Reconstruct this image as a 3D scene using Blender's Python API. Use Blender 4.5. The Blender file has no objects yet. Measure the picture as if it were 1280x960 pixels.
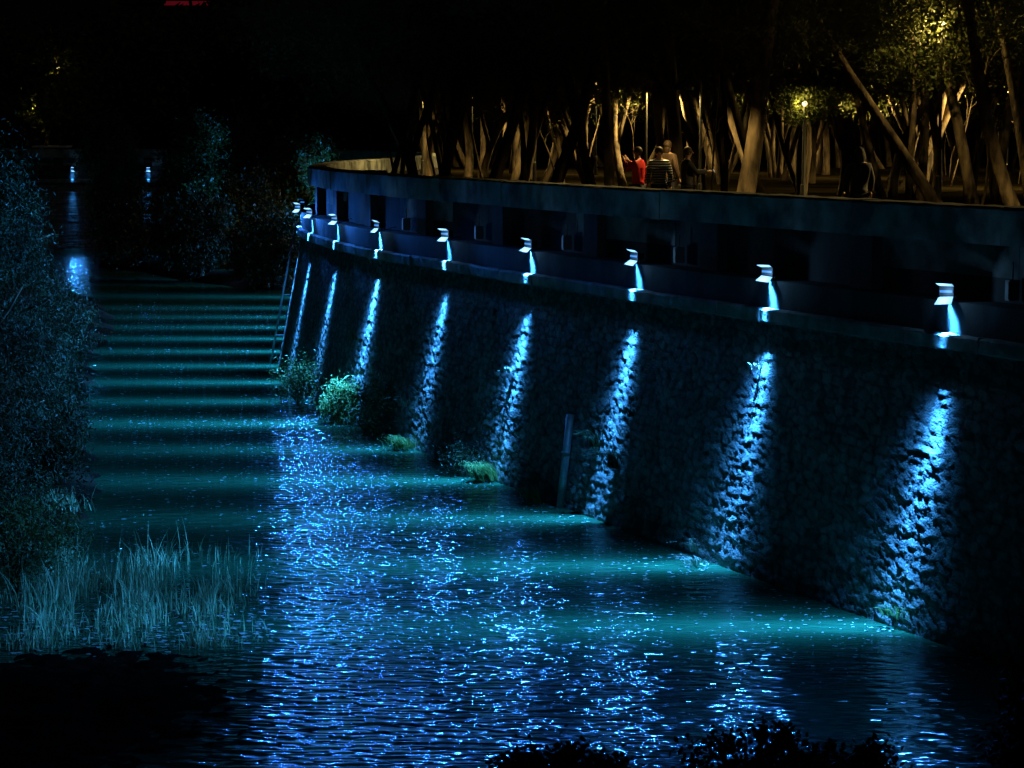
import bpy, bmesh, math, random
import numpy as np
from mathutils import Vector, Matrix

S = bpy.context.scene
COL = S.collection
random.seed(7)
RNG = np.random.default_rng(11)
R = math.radians

# ------------------------------------------------------------------ camera
F = 2740.0                 # focal length in pixels of the 1280 wide photograph
CAMZ = 8.0                 # metres above the water
PITCH = math.atan((480 - 165) / F)
cd = bpy.data.cameras.new('camera')
cam = bpy.data.objects.new('camera', cd)
COL.objects.link(cam)
cam.location = (0, 0, CAMZ)
cam.rotation_euler = (math.pi / 2 - PITCH, 0, 0)
cd.sensor_width = 36
cd.lens = F / 1280 * 36
cd.clip_start = 0.1
cd.clip_end = 4000
S.camera = cam
FWD = Vector((0, math.cos(PITCH), -math.sin(PITCH)))
UP = Vector((0, math.sin(PITCH), math.cos(PITCH)))


def ray(px, py):
    return FWD + Vector((1, 0, 0)) * ((px - 640) / F) - UP * ((py - 480) / F)


def at_z(px, py, z):
    r = ray(px, py)
    t = (z - CAMZ) / r.z
    return Vector((0, 0, CAMZ)) + r * t


def at_y(px, py, d):
    r = ray(px, py)
    return Vector((0, 0, CAMZ)) + r * (d / r.y)


# ------------------------------------------------------------------ objects
def tag(o, label=None, cat=None, group=None, kind=None):
    if label: o['label'] = label
    if cat: o['category'] = cat
    if group: o['group'] = group
    if kind: o['kind'] = kind
    return o


def empty(name, loc, label, cat, group=None, rz=0.0):
    o = bpy.data.objects.new(name, None)
    o.empty_display_size = 0.2
    COL.objects.link(o)
    o.location = loc
    o.rotation_euler = (0, 0, rz)
    return tag(o, label, cat, group)


def link(name, me, parent=None):
    o = bpy.data.objects.new(name, me)
    COL.objects.link(o)
    if parent is not None:
        o.parent = parent
    return o


def copy_child(o, parent):
    c = o.copy()
    COL.objects.link(c)
    c.parent = parent
    for g in o.children:
        copy_child(g, c)
    return c


class MB:
    """collects verts and faces for one mesh"""
    def __init__(s):
        s.v = []; s.f = []; s.m = []

    def add(s, v, f, m=0):
        b = len(s.v)
        s.v.extend([tuple(p) for p in v])
        s.f.extend([tuple(i + b for i in q) for q in f])
        s.m.extend([m] * len(f))
        return s

    def box(s, x0, x1, y0, y1, z0, z1, M=None, m=0):
        v = [Vector((x, y, z)) for x in (x0, x1) for y in (y0, y1) for z in (z0, z1)]
        if M is not None: v = [M @ p for p in v]
        return s.add(v, [(0, 1, 3, 2), (4, 6, 7, 5), (0, 4, 5, 1), (2, 3, 7, 6), (0, 2, 6, 4), (1, 5, 7, 3)], m)

    def tube(s, pts, rad, n=8, m=0, cap=True):
        pts = [Vector(p) for p in pts]
        if not hasattr(rad, '__len__'): rad = [rad] * len(pts)
        v = []; f = []
        prev = None
        for i, p in enumerate(pts):
            t = (pts[min(i + 1, len(pts) - 1)] - pts[max(i - 1, 0)])
            t = t.normalized() if t.length > 1e-9 else Vector((0, 0, 1))
            if prev is None:
                a = Vector((1, 0, 0)) if abs(t.x) < .8 else Vector((0, 1, 0))
            else:
                a = prev
            u = (a - t * a.dot(t)).normalized()
            prev = u
            w = t.cross(u)
            for k in range(n):
                an = 2 * math.pi * k / n
                v.append(p + (u * math.cos(an) + w * math.sin(an)) * rad[i])
        for i in range(len(pts) - 1):
            for k in range(n):
                a = i * n + k; b = i * n + (k + 1) % n
                f.append((a, b, b + n, a + n))
        if cap:
            f.append(tuple(range(n - 1, -1, -1)))
            f.append(tuple(range((len(pts) - 1) * n, len(pts) * n)))
        return s.add(v, f, m)

    def ball(s, c, r, n=10, m=0, sc=(1, 1, 1), M=None):
        v = []; f = []
        c = Vector(c)
        for i in range(n // 2 + 1):
            th = math.pi * i / (n // 2)
            for k in range(n):
                ph = 2 * math.pi * k / n
                q = Vector((math.sin(th) * math.cos(ph) * sc[0], math.sin(th) * math.sin(ph) * sc[1], math.cos(th) * sc[2])) * r
                if M is not None: q = M @ q
                v.append(c + q)
        for i in range(n // 2):
            for k in range(n):
                a = i * n + k; b = i * n + (k + 1) % n
                f.append((a, a + n, b + n, b))
        return s.add(v, f, m)

    def jit(s, z0, a):
        s.v = [(x + random.uniform(-a, a), y, z + random.uniform(-a, a)) if z > z0 else (x, y, z) for x, y, z in s.v]
        return s

    def mesh(s, name, mats, smooth=False, bevel=0):
        me = bpy.data.meshes.new(name)
        me.from_pydata(s.v, [], s.f)
        if not isinstance(mats, (list, tuple)): mats = [mats]
        for k in mats: me.materials.append(k)
        me.polygons.foreach_set('material_index', s.m)
        if smooth: me.polygons.foreach_set('use_smooth', [True] * len(s.f))
        bm = bmesh.new(); bm.from_mesh(me)
        if bevel:
            bmesh.ops.bevel(bm, geom=bm.edges[:], offset=bevel, segments=2, affect='EDGES', clamp_overlap=True)
        bmesh.ops.recalc_face_normals(bm, faces=bm.faces)
        bm.to_mesh(me); bm.free()
        me.update()
        return me

    def build(s, name, mats, parent=None, smooth=False, bevel=0):
        return link(name, s.mesh(name, mats, smooth, bevel), parent)


# ------------------------------------------------------------------ materials
def mat(name, c1, c2, scale=4.0, rough=0.8, bump=0.0, bscale=20.0, spec=0.4, metal=0.0, stretch=(1, 1, 1), trans=0.0):
    m = bpy.data.materials.new(name)
    m.use_nodes = True
    nt = m.node_tree; N = nt.nodes; L = nt.links
    p = N['Principled BSDF']
    tc = N.new('ShaderNodeTexCoord')
    mp = N.new('ShaderNodeMapping'); mp.inputs['Scale'].default_value = stretch
    L.new(tc.outputs['Object'], mp.inputs['Vector'])
    n = N.new('ShaderNodeTexNoise'); n.inputs['Scale'].default_value = scale
    n.inputs['Detail'].default_value = 5
    L.new(mp.outputs['Vector'], n.inputs['Vector'])
    r = N.new('ShaderNodeValToRGB')
    r.color_ramp.elements[0].position = .35; r.color_ramp.elements[0].color = (*c1, 1)
    r.color_ramp.elements[1].position = .65; r.color_ramp.elements[1].color = (*c2, 1)
    L.new(n.outputs['Fac'], r.inputs['Fac'])
    L.new(r.outputs['Color'], p.inputs['Base Color'])
    p.inputs['Roughness'].default_value = rough
    p.inputs['Specular IOR Level'].default_value = spec
    p.inputs['Metallic'].default_value = metal
    if bump:
        n2 = N.new('ShaderNodeTexNoise'); n2.inputs['Scale'].default_value = bscale
        n2.inputs['Detail'].default_value = 6
        L.new(mp.outputs['Vector'], n2.inputs['Vector'])
        b = N.new('ShaderNodeBump'); b.inputs['Strength'].default_value = 1
        b.inputs['Distance'].default_value = bump
        L.new(n2.outputs['Fac'], b.inputs['Height'])
        L.new(b.outputs['Normal'], p.inputs['Normal'])
    if trans:
        t = N.new('ShaderNodeBsdfTranslucent')
        L.new(r.outputs['Color'], t.inputs['Color'])
        mx = N.new('ShaderNodeMixShader'); mx.inputs['Fac'].default_value = trans
        L.new(p.outputs['BSDF'], mx.inputs[1]); L.new(t.outputs['BSDF'], mx.inputs[2])
        L.new(mx.outputs['Shader'], N['Material Output'].inputs['Surface'])
    return m


def emit(name, col, st):
    m = bpy.data.materials.new(name)
    m.use_nodes = True
    p = m.node_tree.nodes['Principled BSDF']
    p.inputs['Base Color'].default_value = (.02, .02, .02, 1)
    p.inputs['Emission Color'].default_value = (*col, 1)
    p.inputs['Emission Strength'].default_value = st
    return m


M_stone = mat('rubble_stone', (.17, .165, .165), (.40, .38, .37), 4.5, .85, .03, 30)
_n = M_stone.node_tree; _p = _n.nodes['Principled BSDF']; _c = _p.inputs['Base Color'].links[0].from_socket
_a = _n.nodes.new('ShaderNodeAttribute'); _a.attribute_name = 'stone_tone'
_m = _n.nodes.new('ShaderNodeMix'); _m.data_type = 'RGBA'; _m.blend_type = 'MULTIPLY'; _m.inputs['Factor'].default_value = 1
_n.links.new(_c, _m.inputs[6]); _n.links.new(_a.outputs['Fac'], _m.inputs[7]); _n.links.new(_m.outputs[2], _p.inputs['Base Color'])
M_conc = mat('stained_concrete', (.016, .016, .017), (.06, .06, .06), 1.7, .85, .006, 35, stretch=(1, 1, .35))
M_concL = mat('parapet_concrete', (.07, .085, .08), (.30, .32, .30), 1.6, .85, .006, 30)
M_coping = mat('coping_stone', (.14, .14, .13), (.30, .30, .28), 2.5, .85, .015, 18)
M_metal = mat('dark_metal', (.018, .018, .02), (.03, .03, .034), 9, .5, metal=.3)
M_galv = mat('galvanised_metal', (.30, .31, .32), (.45, .46, .47), 6, .5, metal=.3)
M_post = mat('painted_post', (.02, .02, .018), (.035, .035, .03), 6, .6)
M_flap = mat('white_enamel', (.74, .75, .76), (.82, .82, .82), 5, .5)
M_box = mat('pale_plastic', (.28, .29, .3), (.36, .37, .38), 5, .5)
M_bark = mat('pine_bark', (.035, .026, .016), (.24, .18, .11), 3.6, .9, .05, 9, stretch=(1, 1, .35))
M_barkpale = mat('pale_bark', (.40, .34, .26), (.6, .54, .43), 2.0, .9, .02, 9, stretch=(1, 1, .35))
M_pine = mat('pine_needles', (.06, .075, .02), (.12, .13, .035), 1.5, .6, trans=.2)
M_leafy = mat('broad_leaves', (.05, .08, .02), (.11, .13, .03), 1.5, .6, trans=.4)
M_willow = mat('willow_leaves', (.012, .024, .008), (.04, .06, .022), 1.2, .55, trans=.2)
M_bush = mat('bush_leaves', (.03, .07, .02), (.10, .16, .04), 2, .55, trans=.2)
M_darkbush = mat('dark_bush_leaves', (.012, .018, .01), (.03, .04, .02), 2, .8, spec=.1)
M_grass = mat('tuft_grass', (.07, .15, .04), (.20, .27, .08), 5, .6, trans=.25)
M_dry = mat('dry_stems', (.25, .24, .18), (.5, .47, .38), 5, .7)
M_reed = mat('reed_blades', (.10, .22, .10), (.34, .46, .28), 3, .55, trans=.2)
M_mud_shade = mat('mud_and_shade', (.006, .005, .004), (.014, .011, .008), 1.2, .9, .03, 8, spec=0)  # far mud bank, and the painted shade over the near left water
M_soil = mat('bank_soil', (.010, .008, .006), (.028, .022, .016), 1.2, .95, .05, 6, spec=0)
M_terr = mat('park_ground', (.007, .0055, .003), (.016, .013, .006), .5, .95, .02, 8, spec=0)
M_foam = mat('floating_foam', (.24, .26, .26), (.42, .44, .44), 3, .5)


# ------------------------------------------------------------------ world, sun
SUN_EL, SUN_AZ = R(32), R(118)
w = bpy.data.worlds.new('World'); S.world = w; w.use_nodes = True
wn = w.node_tree.nodes; wl = w.node_tree.links
sky = wn.new('ShaderNodeTexSky'); sky.sky_type = 'NISHITA'; sky.sun_disc = False
sky.sun_elevation = SUN_EL; sky.sun_rotation = SUN_AZ
wl.new(sky.outputs['Color'], wn['Background'].inputs['Color'])
wn['Background'].inputs['Strength'].default_value = 0.00006
sl = bpy.data.lights.new('moon', 'SUN'); sl.energy = .03; sl.angle = R(.5); sl.color = (1, .96, .9)
so = bpy.data.objects.new('moon', sl); COL.objects.link(so)
so.location = (0, -40, 60)
sd = Vector((math.sin(SUN_AZ) * math.cos(SUN_EL), math.cos(SUN_AZ) * math.cos(SUN_EL), math.sin(SUN_EL)))
so.rotation_euler = (-sd).to_track_quat('-Z', 'Y').to_euler()
S.view_settings.view_transform = 'Standard'
S.view_settings.look = 'None'
S.view_settings.exposure = 0
S.view_settings.gamma = 1

# ------------------------------------------------------------------ river wall path (line of the floodlights)
CP = [(20.0, 7), (17.0, 13), (13.9, 20), (11.6, 25), (9.3, 30), (6.96, 35), (4.66, 40), (2.50, 45), (.36, 50), (-1.68, 55), (-3.70, 60),
      (-5.25, 65), (-6.46, 70), (-7.31, 75), (-7.62, 80), (-7.55, 85), (-7.2, 90), (-6.6, 95), (-6, 100), (-5, 110), (-5, 120),
      (-6.5, 131), (-11, 142), (-18, 149), (-25, 151.3), (-30.2, 151.2), (-38, 149), (-50, 144), (-70, 138), (-110, 130)]


def catmull(P, n=40):
    P = [np.array(p, float) for p in P]
    out = []
    for i in range(len(P) - 1):
        p0 = P[max(i - 1, 0)]; p1 = P[i]; p2 = P[i + 1]; p3 = P[min(i + 2, len(P) - 1)]
        for k in range(n):
            t = k / n
            out.append(.5 * (2 * p1 + (p2 - p0) * t + (2 * p0 - 5 * p1 + 4 * p2 - p3) * t * t + (3 * p1 - p0 - 3 * p2 + p3) * t ** 3))
    out.append(P[-1])
    return np.array(out)


class Path:
    def __init__(s, P):
        s.p = catmull(P)
        s.s = np.concatenate([[0], np.cumsum(np.linalg.norm(np.diff(s.p, axis=0), axis=1))])

    def at(s, q):
        q = np.asarray(q, float)
        return np.stack([np.interp(q, s.s, s.p[:, 0]), np.interp(q, s.s, s.p[:, 1])], -1)

    def frame(s, q):
        q = np.asarray(q, float)
        t = s.at(q + .4) - s.at(q - .4)
        t /= np.linalg.norm(t, axis=-1, keepdims=True)
        return s.at(q), t, np.stack([-t[..., 1], t[..., 0]], -1)     # point, tangent, towards the left side

    def s_of_y(s, d):
        i = int(np.argmin(np.abs(s.p[:800, 1] - d) + (np.arange(len(s.p[:800])) > 760) * 100))
        return s.s[i]

    def s_near(s, xy):
        return s.s[int(np.argmin(np.linalg.norm(s.p - np.array(xy), axis=1)))]


WP = Path(CP)


def sweep(profile, q, path=WP, closed=True):
    """profile [(o, z)] swept along the path stations q"""
    P, T, Nn = path.frame(q)
    n = len(profile)
    o = np.array([a for a, b in profile]); z = np.array([b for a, b in profile])
    v = np.zeros((len(q), n, 3))
    v[:, :, 0] = P[:, None, 0] + Nn[:, None, 0] * o
    v[:, :, 1] = P[:, None, 1] + Nn[:, None, 1] * o
    v[:, :, 2] = z
    f = []
    for i in range(len(q) - 1):
        for k in range(n if closed else n - 1):
            k2 = (k + 1) % n
            f.append((i * n + k, i * n + k2, (i + 1) * n + k2, (i + 1) * n + k))
    if closed:
        f.append(tuple(range(n))); f.append(tuple((len(q) - 1) * n + k for k in reversed(range(n))))
    return MB().add(v.reshape(-1, 3), f)


Q = np.concatenate([np.arange(0, 100, .5), np.arange(100, WP.s[-1], 1.5)])

wall = empty('retaining_wall', (0, 0, 0), 'long curved river wall of rubble stone with a concrete top and parapet', 'wall')
PAR = [(-.35, 6.24), (-.35, 6.80), (-.40, 6.84), (-.95, 6.84), (-1.0, 6.80), (-1.0, 5.7), (-.72, 5.7), (-.72, 6.24)]
q = 0.0
while q < WP.s[-1] - 1:
    L = random.choice((3.6, 4.2, 4.8)) if q < 95 else 12.0
    e_ = min(q + L, WP.s[-1]); dz = random.uniform(-.012, .012) if q < 95 else 0; do = random.uniform(-.008, .008)
    sweep([(o + do, z + dz) for o, z in PAR], np.linspace(q + .009, e_ - .009, max(4, int(L / (.22 if q < 95 else .5))))).jit(6.7, .010 if q < 95 else 0).build('parapet_panel', M_concL, wall)
    q = e_
sweep([(-.72, 5.30), (-.72, 6.235), (-1.3, 6.235), (-1.3, 5.30)], Q).build('recessed_band', M_conc, wall)
sweep([(-.10, 4.80), (-.10, 5.297), (-1.4, 5.297), (-1.4, 4.80)], Q).build('lower_band', M_conc, wall)
COPE = [(-.60, 4.53), (.02, 4.53), (.035, 4.56), (.035, 4.76), (.0, 4.797), (-.60, 4.797)]
q = 0.0
while q < WP.s[-1] - 1:
    L = random.choice((1.6, 2.0, 2.3)) if 20 < q < 86 else 14.0
    e_ = min(q + L, WP.s[-1]); dz = random.uniform(-.012, .003) if L < 10 else 0; do = random.uniform(-.02, .012)
    sweep([(o + (do if o > -.5 else 0), z + (dz if z > 4.6 else 0)) for o, z in COPE], np.linspace(q + .006, e_ - .006, max(4, int(L / .2)) if L < 10 else 28)).jit(4.0, .009 if L < 10 else 0).build('coping_stone', M_coping, wall)
    q = e_

# battered rubble face with modelled stones
cs = np.concatenate([np.arange(0, 22, .5), np.arange(22, 84, .05), np.arange(84, WP.s[-1], .7)])
rows = np.arange(0, 1.0001, 1 / 150)
P_, T_, N_ = WP.frame(cs)
zz = -.8 + rows * (4.53 + .8)
SS, ZZ = np.meshgrid(cs, zz, indexing='ij')
cw, ch = .36, .165


def hash2(i, j, k):
    h = np.sin(i * 127.1 + j * 311.7 + k * 74.7) * 43758.5453
    return h - np.floor(h)


SW = SS + .05 * np.sin(ZZ * 9 + SS * 3.1) + .035 * np.sin(SS * 11.3 + ZZ * 5); ZW = ZZ + .03 * np.sin(SS * 4.3) + .02 * np.sin(SS * 12.7 + ZZ * 8)
gi = np.floor(SW / cw); gj = np.floor(ZW / ch)
IDY = np.zeros(SS.shape); TX = np.zeros(SS.shape); TY = np.zeros(SS.shape)
F1 = np.full(SS.shape, 9.); F2 = np.full(SS.shape, 9.); ID = np.zeros(SS.shape)
for a in (-2, -1, 0, 1, 2):
    for b in (-1, 0, 1):
        ii = gi + a; jj = gj + b
        cx = (ii + .5 + (jj % 2) * .5 + (hash2(ii, jj, 1) - .5) * .8)
        cy = (jj + .5 + (hash2(ii, jj, 2) - .5) * .55)
        dx = SW / cw - cx; dy = ZW / ch - cy
        d = (np.abs(dx) ** 3 + np.abs(dy) ** 3) ** (1 / 3)
        rid = hash2(ii, jj, 3)
        new = d < F1
        F2 = np.where(new, F1, np.minimum(F2, d)); ID = np.where(new, rid, ID); TX = np.where(new, (hash2(ii, jj, 5) - .5) * dx, TX); TY = np.where(new, (hash2(ii, jj, 6) - .65) * dy, TY); F1 = np.where(new, d, F1)
edge = np.clip((F2 - F1) / .15, 0, 1)
disp = (edge ** .5) * .020 + ID * .014 + (TX + TY) * .026 + RNG.normal(0, .0045, SS.shape) - .05
tone = np.clip(.28 + .72 * np.clip((F2 - F1) / .22, 0, 1), 0, 1) * (.55 + .45 * np.mod(ID * 7.31, 1))
O = -.12 + .19 * (4.53 - ZZ) + disp
V = np.zeros((len(cs), len(zz), 3))
V[:, :, 0] = P_[:, None, 0] + N_[:, None, 0] * O
V[:, :, 1] = P_[:, None, 1] + N_[:, None, 1] * O
V[:, :, 2] = ZZ + (np.clip(ZZ - 4.3, 0, 1) * 0)
nz = len(zz)
ii, jj = np.meshgrid(np.arange(len(cs) - 1), np.arange(nz - 1), indexing='ij')
A = (ii * nz + jj).ravel()
MB_ = MB().add(V.reshape(-1, 3), np.stack([A, A + nz, A + nz + 1, A + 1], 1).tolist())
sf = MB_.build('stone_face', M_stone, wall, smooth=True)
at_ = sf.data.attributes.new('stone_tone', 'FLOAT', 'POINT'); at_.data.foreach_set('value', tone.ravel().astype(np.float32))

# ------------------------------------------------------------------ floodlights
LAMP_COL = (.04, .33, 1.0)
M_lens = emit('floodlight_lens', (.05, .3, 1.0), .8)
BEAM_W, GLOW_W = 24000.0, 700.0


def lamp_meshes():
    """local frame: -x to the river, -y to the camera, origin at the ledge under the lamp"""
    ms = {}
    yaw = Matrix.Rotation(R(42), 4, 'Z')          # turned a little towards the bridge
    C = Matrix.Translation((-.02, 0, .17))
    M = C @ yaw
    h = MB()
    h.box(.02, .20, -.15, .15, -.09, .09, M)
    for k in range(5): h.box(.20, .235, -.13 + k * .06, -.115 + k * .06, -.08, .08, M)
    ms['housing'] = h.mesh('housing', M_metal, bevel=.006)
    l = MB(); l.box(.008, .0185, -.13, .13, -.022, .022, M)
    ms['lens'] = l.mesh('lens', M_lens)
    up = MB()
    A = M @ Matrix.Translation((.015, 0, .098)) @ Matrix.Rotation(R(24), 4, 'Y')
    up.add([A @ Vector(p) for p in ((0, -.15, 0), (0, .15, 0), (-.13, .17, 0), (-.13, -.17, 0), (0, -.15, .004), (0, .15, .004), (-.13, .17, .004), (-.13, -.17, .004))],
           [(0, 1, 2, 3), (7, 6, 5, 4), (0, 4, 5, 1), (1, 5, 6, 2), (2, 6, 7, 3), (3, 7, 4, 0)])
    ms['upper_flap'] = up.mesh('barn_door', M_flap)
    lo = MB()
    A = M @ Matrix.Translation((.015, 0, -.098)) @ Matrix.Rotation(R(-38), 4, 'Y')
    lo.add([A @ Vector(p) for p in ((0, -.15, 0), (0, .15, 0), (-.19, .18, 0), (-.19, -.18, 0), (0, -.15, -.004), (0, .15, -.004), (-.19, .18, -.004), (-.19, -.18, -.004))],
           [(0, 1, 2, 3), (7, 6, 5, 4), (0, 4, 5, 1), (1, 5, 6, 2), (2, 6, 7, 3), (3, 7, 4, 0)])
    ms['lower_flap'] = lo.mesh('barn_door', M_flap)
    b = MB()
    for sy in (-.165, .155):
        b.box(.08, .12, sy, sy + .01, -.15, .02, M)
    b.box(.06, .14, -.165, .165, -.165, -.15, M)
    b.tube([(.12, .08, .0), (.16, .2, .0), (.3, .26, .05), (.58, .28, .12)], .012, 6)
    ms['bracket'] = b.mesh('bracket', M_metal)
    return ms


LM = lamp_meshes()
lamp_pts = [(6.96, 35), (4.66, 40), (2.50, 45), (.36, 50), (-1.68, 55), (-3.70, 60), (-5.25, 65), (-6.46, 70), (-7.31, 75),
            (-7.62, 80), (-7.55, 85), (-7.2, 90), (-6.6, 95), (-6, 100), (-5.3, 106), (-5, 113), (-5, 120), (-6.3, 130), (-11, 142), (-25, 151.3), (-30.2, 151.2)]
lamp_labels = {
    0: 'lit blue floodlight with white flaps on the wall ledge, nearest the right edge',
    1: 'lit blue floodlight on the ledge above the second light streak from the right',
    2: 'lit blue floodlight on the ledge above the streak with hanging plants and leaning pipe',
    3: 'lit blue floodlight on the ledge above the bright streak ending in a vivid green tuft',
    4: 'lit blue floodlight on the ledge above the dim streak in the middle of the wall',
    5: 'lit blue floodlight on the ledge above the bright streak ending in a pale green bush',
    6: 'lit blue floodlight on the ledge, third from the far tip of the wall',
    7: 'lit blue floodlight on the ledge, second from the far tip of the wall',
    8: 'lit blue floodlight jutting out at the far tip of the wall beside the ladder',
    19: 'tiny distant floodlight on the far wall, right one of the two',
    20: 'tiny distant floodlight on the far wall above its long reflection, left one',
}
POWER = {19: .05, 20: .05, 0: 1.0, 1: 1.0, 2: .8, 3: 1.0, 4: .6, 5: 1.25, 6: .7, 7: .9, 8: .8}


def spot(name, parent, loc, aim, energy, ang, blend, size, sc=None, col=LAMP_COL):
    l = bpy.data.lights.new(name, 'SPOT')
    l.energy = energy; l.color = col; l.spot_size = R(ang); l.spot_blend = blend; l.shadow_soft_size = size
    o = bpy.data.objects.new(name, l); COL.objects.link(o)
    o.parent = parent
    o.location = loc
    a = Vector(aim).normalized()
    if sc is None:
        o.rotation_euler = a.to_track_quat('-Z', 'Y').to_euler()
    else:
        z = -a; y = Vector((0, 1, 0)); x = y.cross(z).normalized()
        o.rotation_euler = Matrix((x, y, z)).transposed().to_euler()
        o.scale = (1, sc, 1)
    return o


for i, (x, d) in enumerate(lamp_pts):
    far = i >= 19
    if i < 14:
        rz = 0.0
    else:
        q = WP.s_near((x, d)); _, t, n = WP.frame(np.array([q]))
        rz = math.atan2(n[0][1], n[0][0]) - math.pi
    e = empty('floodlight', (x, d, 5.30), lamp_labels.get(i, 'floodlight on the river wall beyond the bend'), 'floodlight', 'blue floodlights along the river wall', rz)
    tilt, turn = random.uniform(-.05, .05), random.uniform(-.22, .22)
    for k in ('housing', 'bracket', 'lens', 'upper_flap', 'lower_flap'):
        o = link('barn_door' if 'flap' in k else k, LM[k], e)
        o.scale = (.86, .86, .86); o.location = (.0, 0, .02)
        o.rotation_euler = (0, tilt + (random.uniform(-.1, .1) if 'flap' in k else 0), turn)
    pw = POWER.get(i, .8)
    spot('beam', e, (-.06, 0, -.06), (-math.sin(R(53)), 0, -math.cos(R(53))), BEAM_W * pw, 168, 1, .05, .072)
    ga = Matrix.Rotation(-rz, 3, 'Z') @ Vector((-5 - x, 12 - d, -4.5))
    spot('beam', e, (-.06, 0, -.06), (-math.sin(R(7)), 0, -math.cos(R(7))), 9500 * pw, 40, 1, .05, .42)
    wl_ = bpy.data.lights.new('wash', 'AREA'); wl_.shape = 'RECTANGLE'; wl_.size = .05; wl_.size_y = .25
    wl_.energy = 40 * pw; wl_.color = LAMP_COL; wl_.spread = R(28)
    wo = link('wash', wl_, e); wo.location = (.045, 0, -.01); wo.rotation_euler = (0, R(-10), 0)
    if 14 <= i < 19: spot('glow', e, (-.2, 0, .1), (-1, 0, -.1), 420, 80, 1, .08)
    if 9 <= i < 19: continue
    il = bpy.data.lights.new('lamp', 'POINT'); il.energy = 3 if far else 6; il.color = (.22, .55, 1); il.shadow_soft_size = .03
    io = link('lamp', il, e); io.location = Matrix.Translation((-.02, 0, .17)) @ Matrix.Rotation(R(42), 4, 'Z') @ Vector((-.17, 0, -.02))
    if i < 2: ga = Vector((-2.5 - x, 16 - d, -7))
    spot('glow', e, (-.20, -.10, .17), ga, GLOW_W * (.03 if far else 1.9 if i < 4 else 1.2 if i == 4 else .85), 76, 1, .08, col=(.026, .21, 1.0))

# ------------------------------------------------------------------ pale junction boxes on the recessed band
jb = MB(); jb.box(-.10, .10, -.055, .055, 0, .32); jb.box(-.112, -.1005, -.045, .045, .02, .30); jb.tube([(0, 0, .32), (0, 0, .60)], .016, 6)
jbm = jb.mesh('junction_box', M_box, bevel=.004)
JB = ['below the parapet beside the nearest floodlight', None, 'beside the floodlight above the hanging plants', 'beside the floodlight above the vivid green tuft',
      'beside the floodlight above the dim streak', 'beside the floodlight above the pale green bush']
for i, t in enumerate(JB):
    if t is None: continue
    q = WP.s_near(lamp_pts[i]) - .95
    p, tt, n = WP.frame(np.array([q]))
    p = p[0] + n[0] * -.55
    o = link('junction_box', jbm)
    o.location = (p[0], p[1], 5.37); o.rotation_euler = (0, 0, math.atan2(n[0][1], n[0][0]) - math.pi)
    tag(o, 'narrow pale upright box on the wall ' + t, 'junction box', 'pale boxes on the river wall')

# pilasters of the recessed band: parts of the wall
for i in range(-1, 9):
    q = (WP.s_near(lamp_pts[i]) if i >= 0 else WP.s_near((9.3, 30))) - 2.3
    p, tt, n = WP.frame(np.array([q]))
    a = math.atan2(n[0][1], n[0][0]) - math.pi
    M = Matrix.Translation((p[0][0], p[0][1], 0)) @ Matrix.Rotation(a, 4, 'Z')
    m = MB(); m.box(.50, .7175, -.35, .35, 5.30, 6.232, M)
    m.build('pilaster', M_conc, wall)

# ------------------------------------------------------------------ water, ground, terrace
def water_mat():
    m = bpy.data.materials.new('river_water'); m.use_nodes = True
    nt = m.node_tree; N = nt.nodes; L = nt.links
    p = N['Principled BSDF']
    p.inputs['Base Color'].default_value = (.01, .062, .031, 1)
    p.inputs['Roughness'].default_value = .115
    p.inputs['IOR'].default_value = 1.33
    tc = N.new('ShaderNodeTexCoord')

    def noise(sc, stretch, det, rough=.5, rot=0):
        mp = N.new('ShaderNodeMapping'); mp.inputs['Scale'].default_value = stretch
        mp.inputs['Rotation'].default_value = (0, 0, rot)
        L.new(tc.outputs['Object'], mp.inputs['Vector'])
        n = N.new('ShaderNodeTexNoise'); n.inputs['Scale'].default_value = sc; n.inputs['Detail'].default_value = det
        n.inputs['Roughness'].default_value = rough
        L.new(mp.outputs['Vector'], n.inputs['Vector'])
        return n.outputs['Fac']

    a = noise(4.3, (.36, 1.0, 1), 1, .5)
    b = noise(10.5, (.38, 1.0, 1), 0, .5, .1)
    c = noise(.35, (1, .6, 1), 2)
    ad = N.new('ShaderNodeMath'); ad.operation = 'MULTIPLY_ADD'; ad.inputs[1].default_value = .34
    L.new(b, ad.inputs[0]); L.new(a, ad.inputs[2])
    mr = N.new('ShaderNodeMapRange'); mr.inputs['From Min'].default_value = .3; mr.inputs['From Max'].default_value = .7
    mr.inputs['To Min'].default_value = .55; mr.inputs['To Max'].default_value = 1.15
    L.new(c, mr.inputs['Value'])
    bp = N.new('ShaderNodeBump'); bp.inputs['Distance'].default_value = .095
    L.new(mr.outputs['Result'], bp.inputs['Strength'])
    L.new(ad.outputs['Value'], bp.inputs['Height'])
    L.new(bp.outputs['Normal'], p.inputs['Normal'])
    return m


M_water = water_mat()
o = MB().add([(-160, -20, 0), (40, -20, 0), (40, 165, 0), (-160, 165, 0)], [(0, 1, 2, 3)]).build('water', M_water)
tag(o, kind='structure')
o = MB().add([(-2500, -300, -1.2), (2500, -300, -1.2), (2500, 3000, -1.2), (-2500, 3000, -1.2)], [(0, 1, 2, 3)]).build('ground', M_soil)
tag(o, kind='structure')

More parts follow.
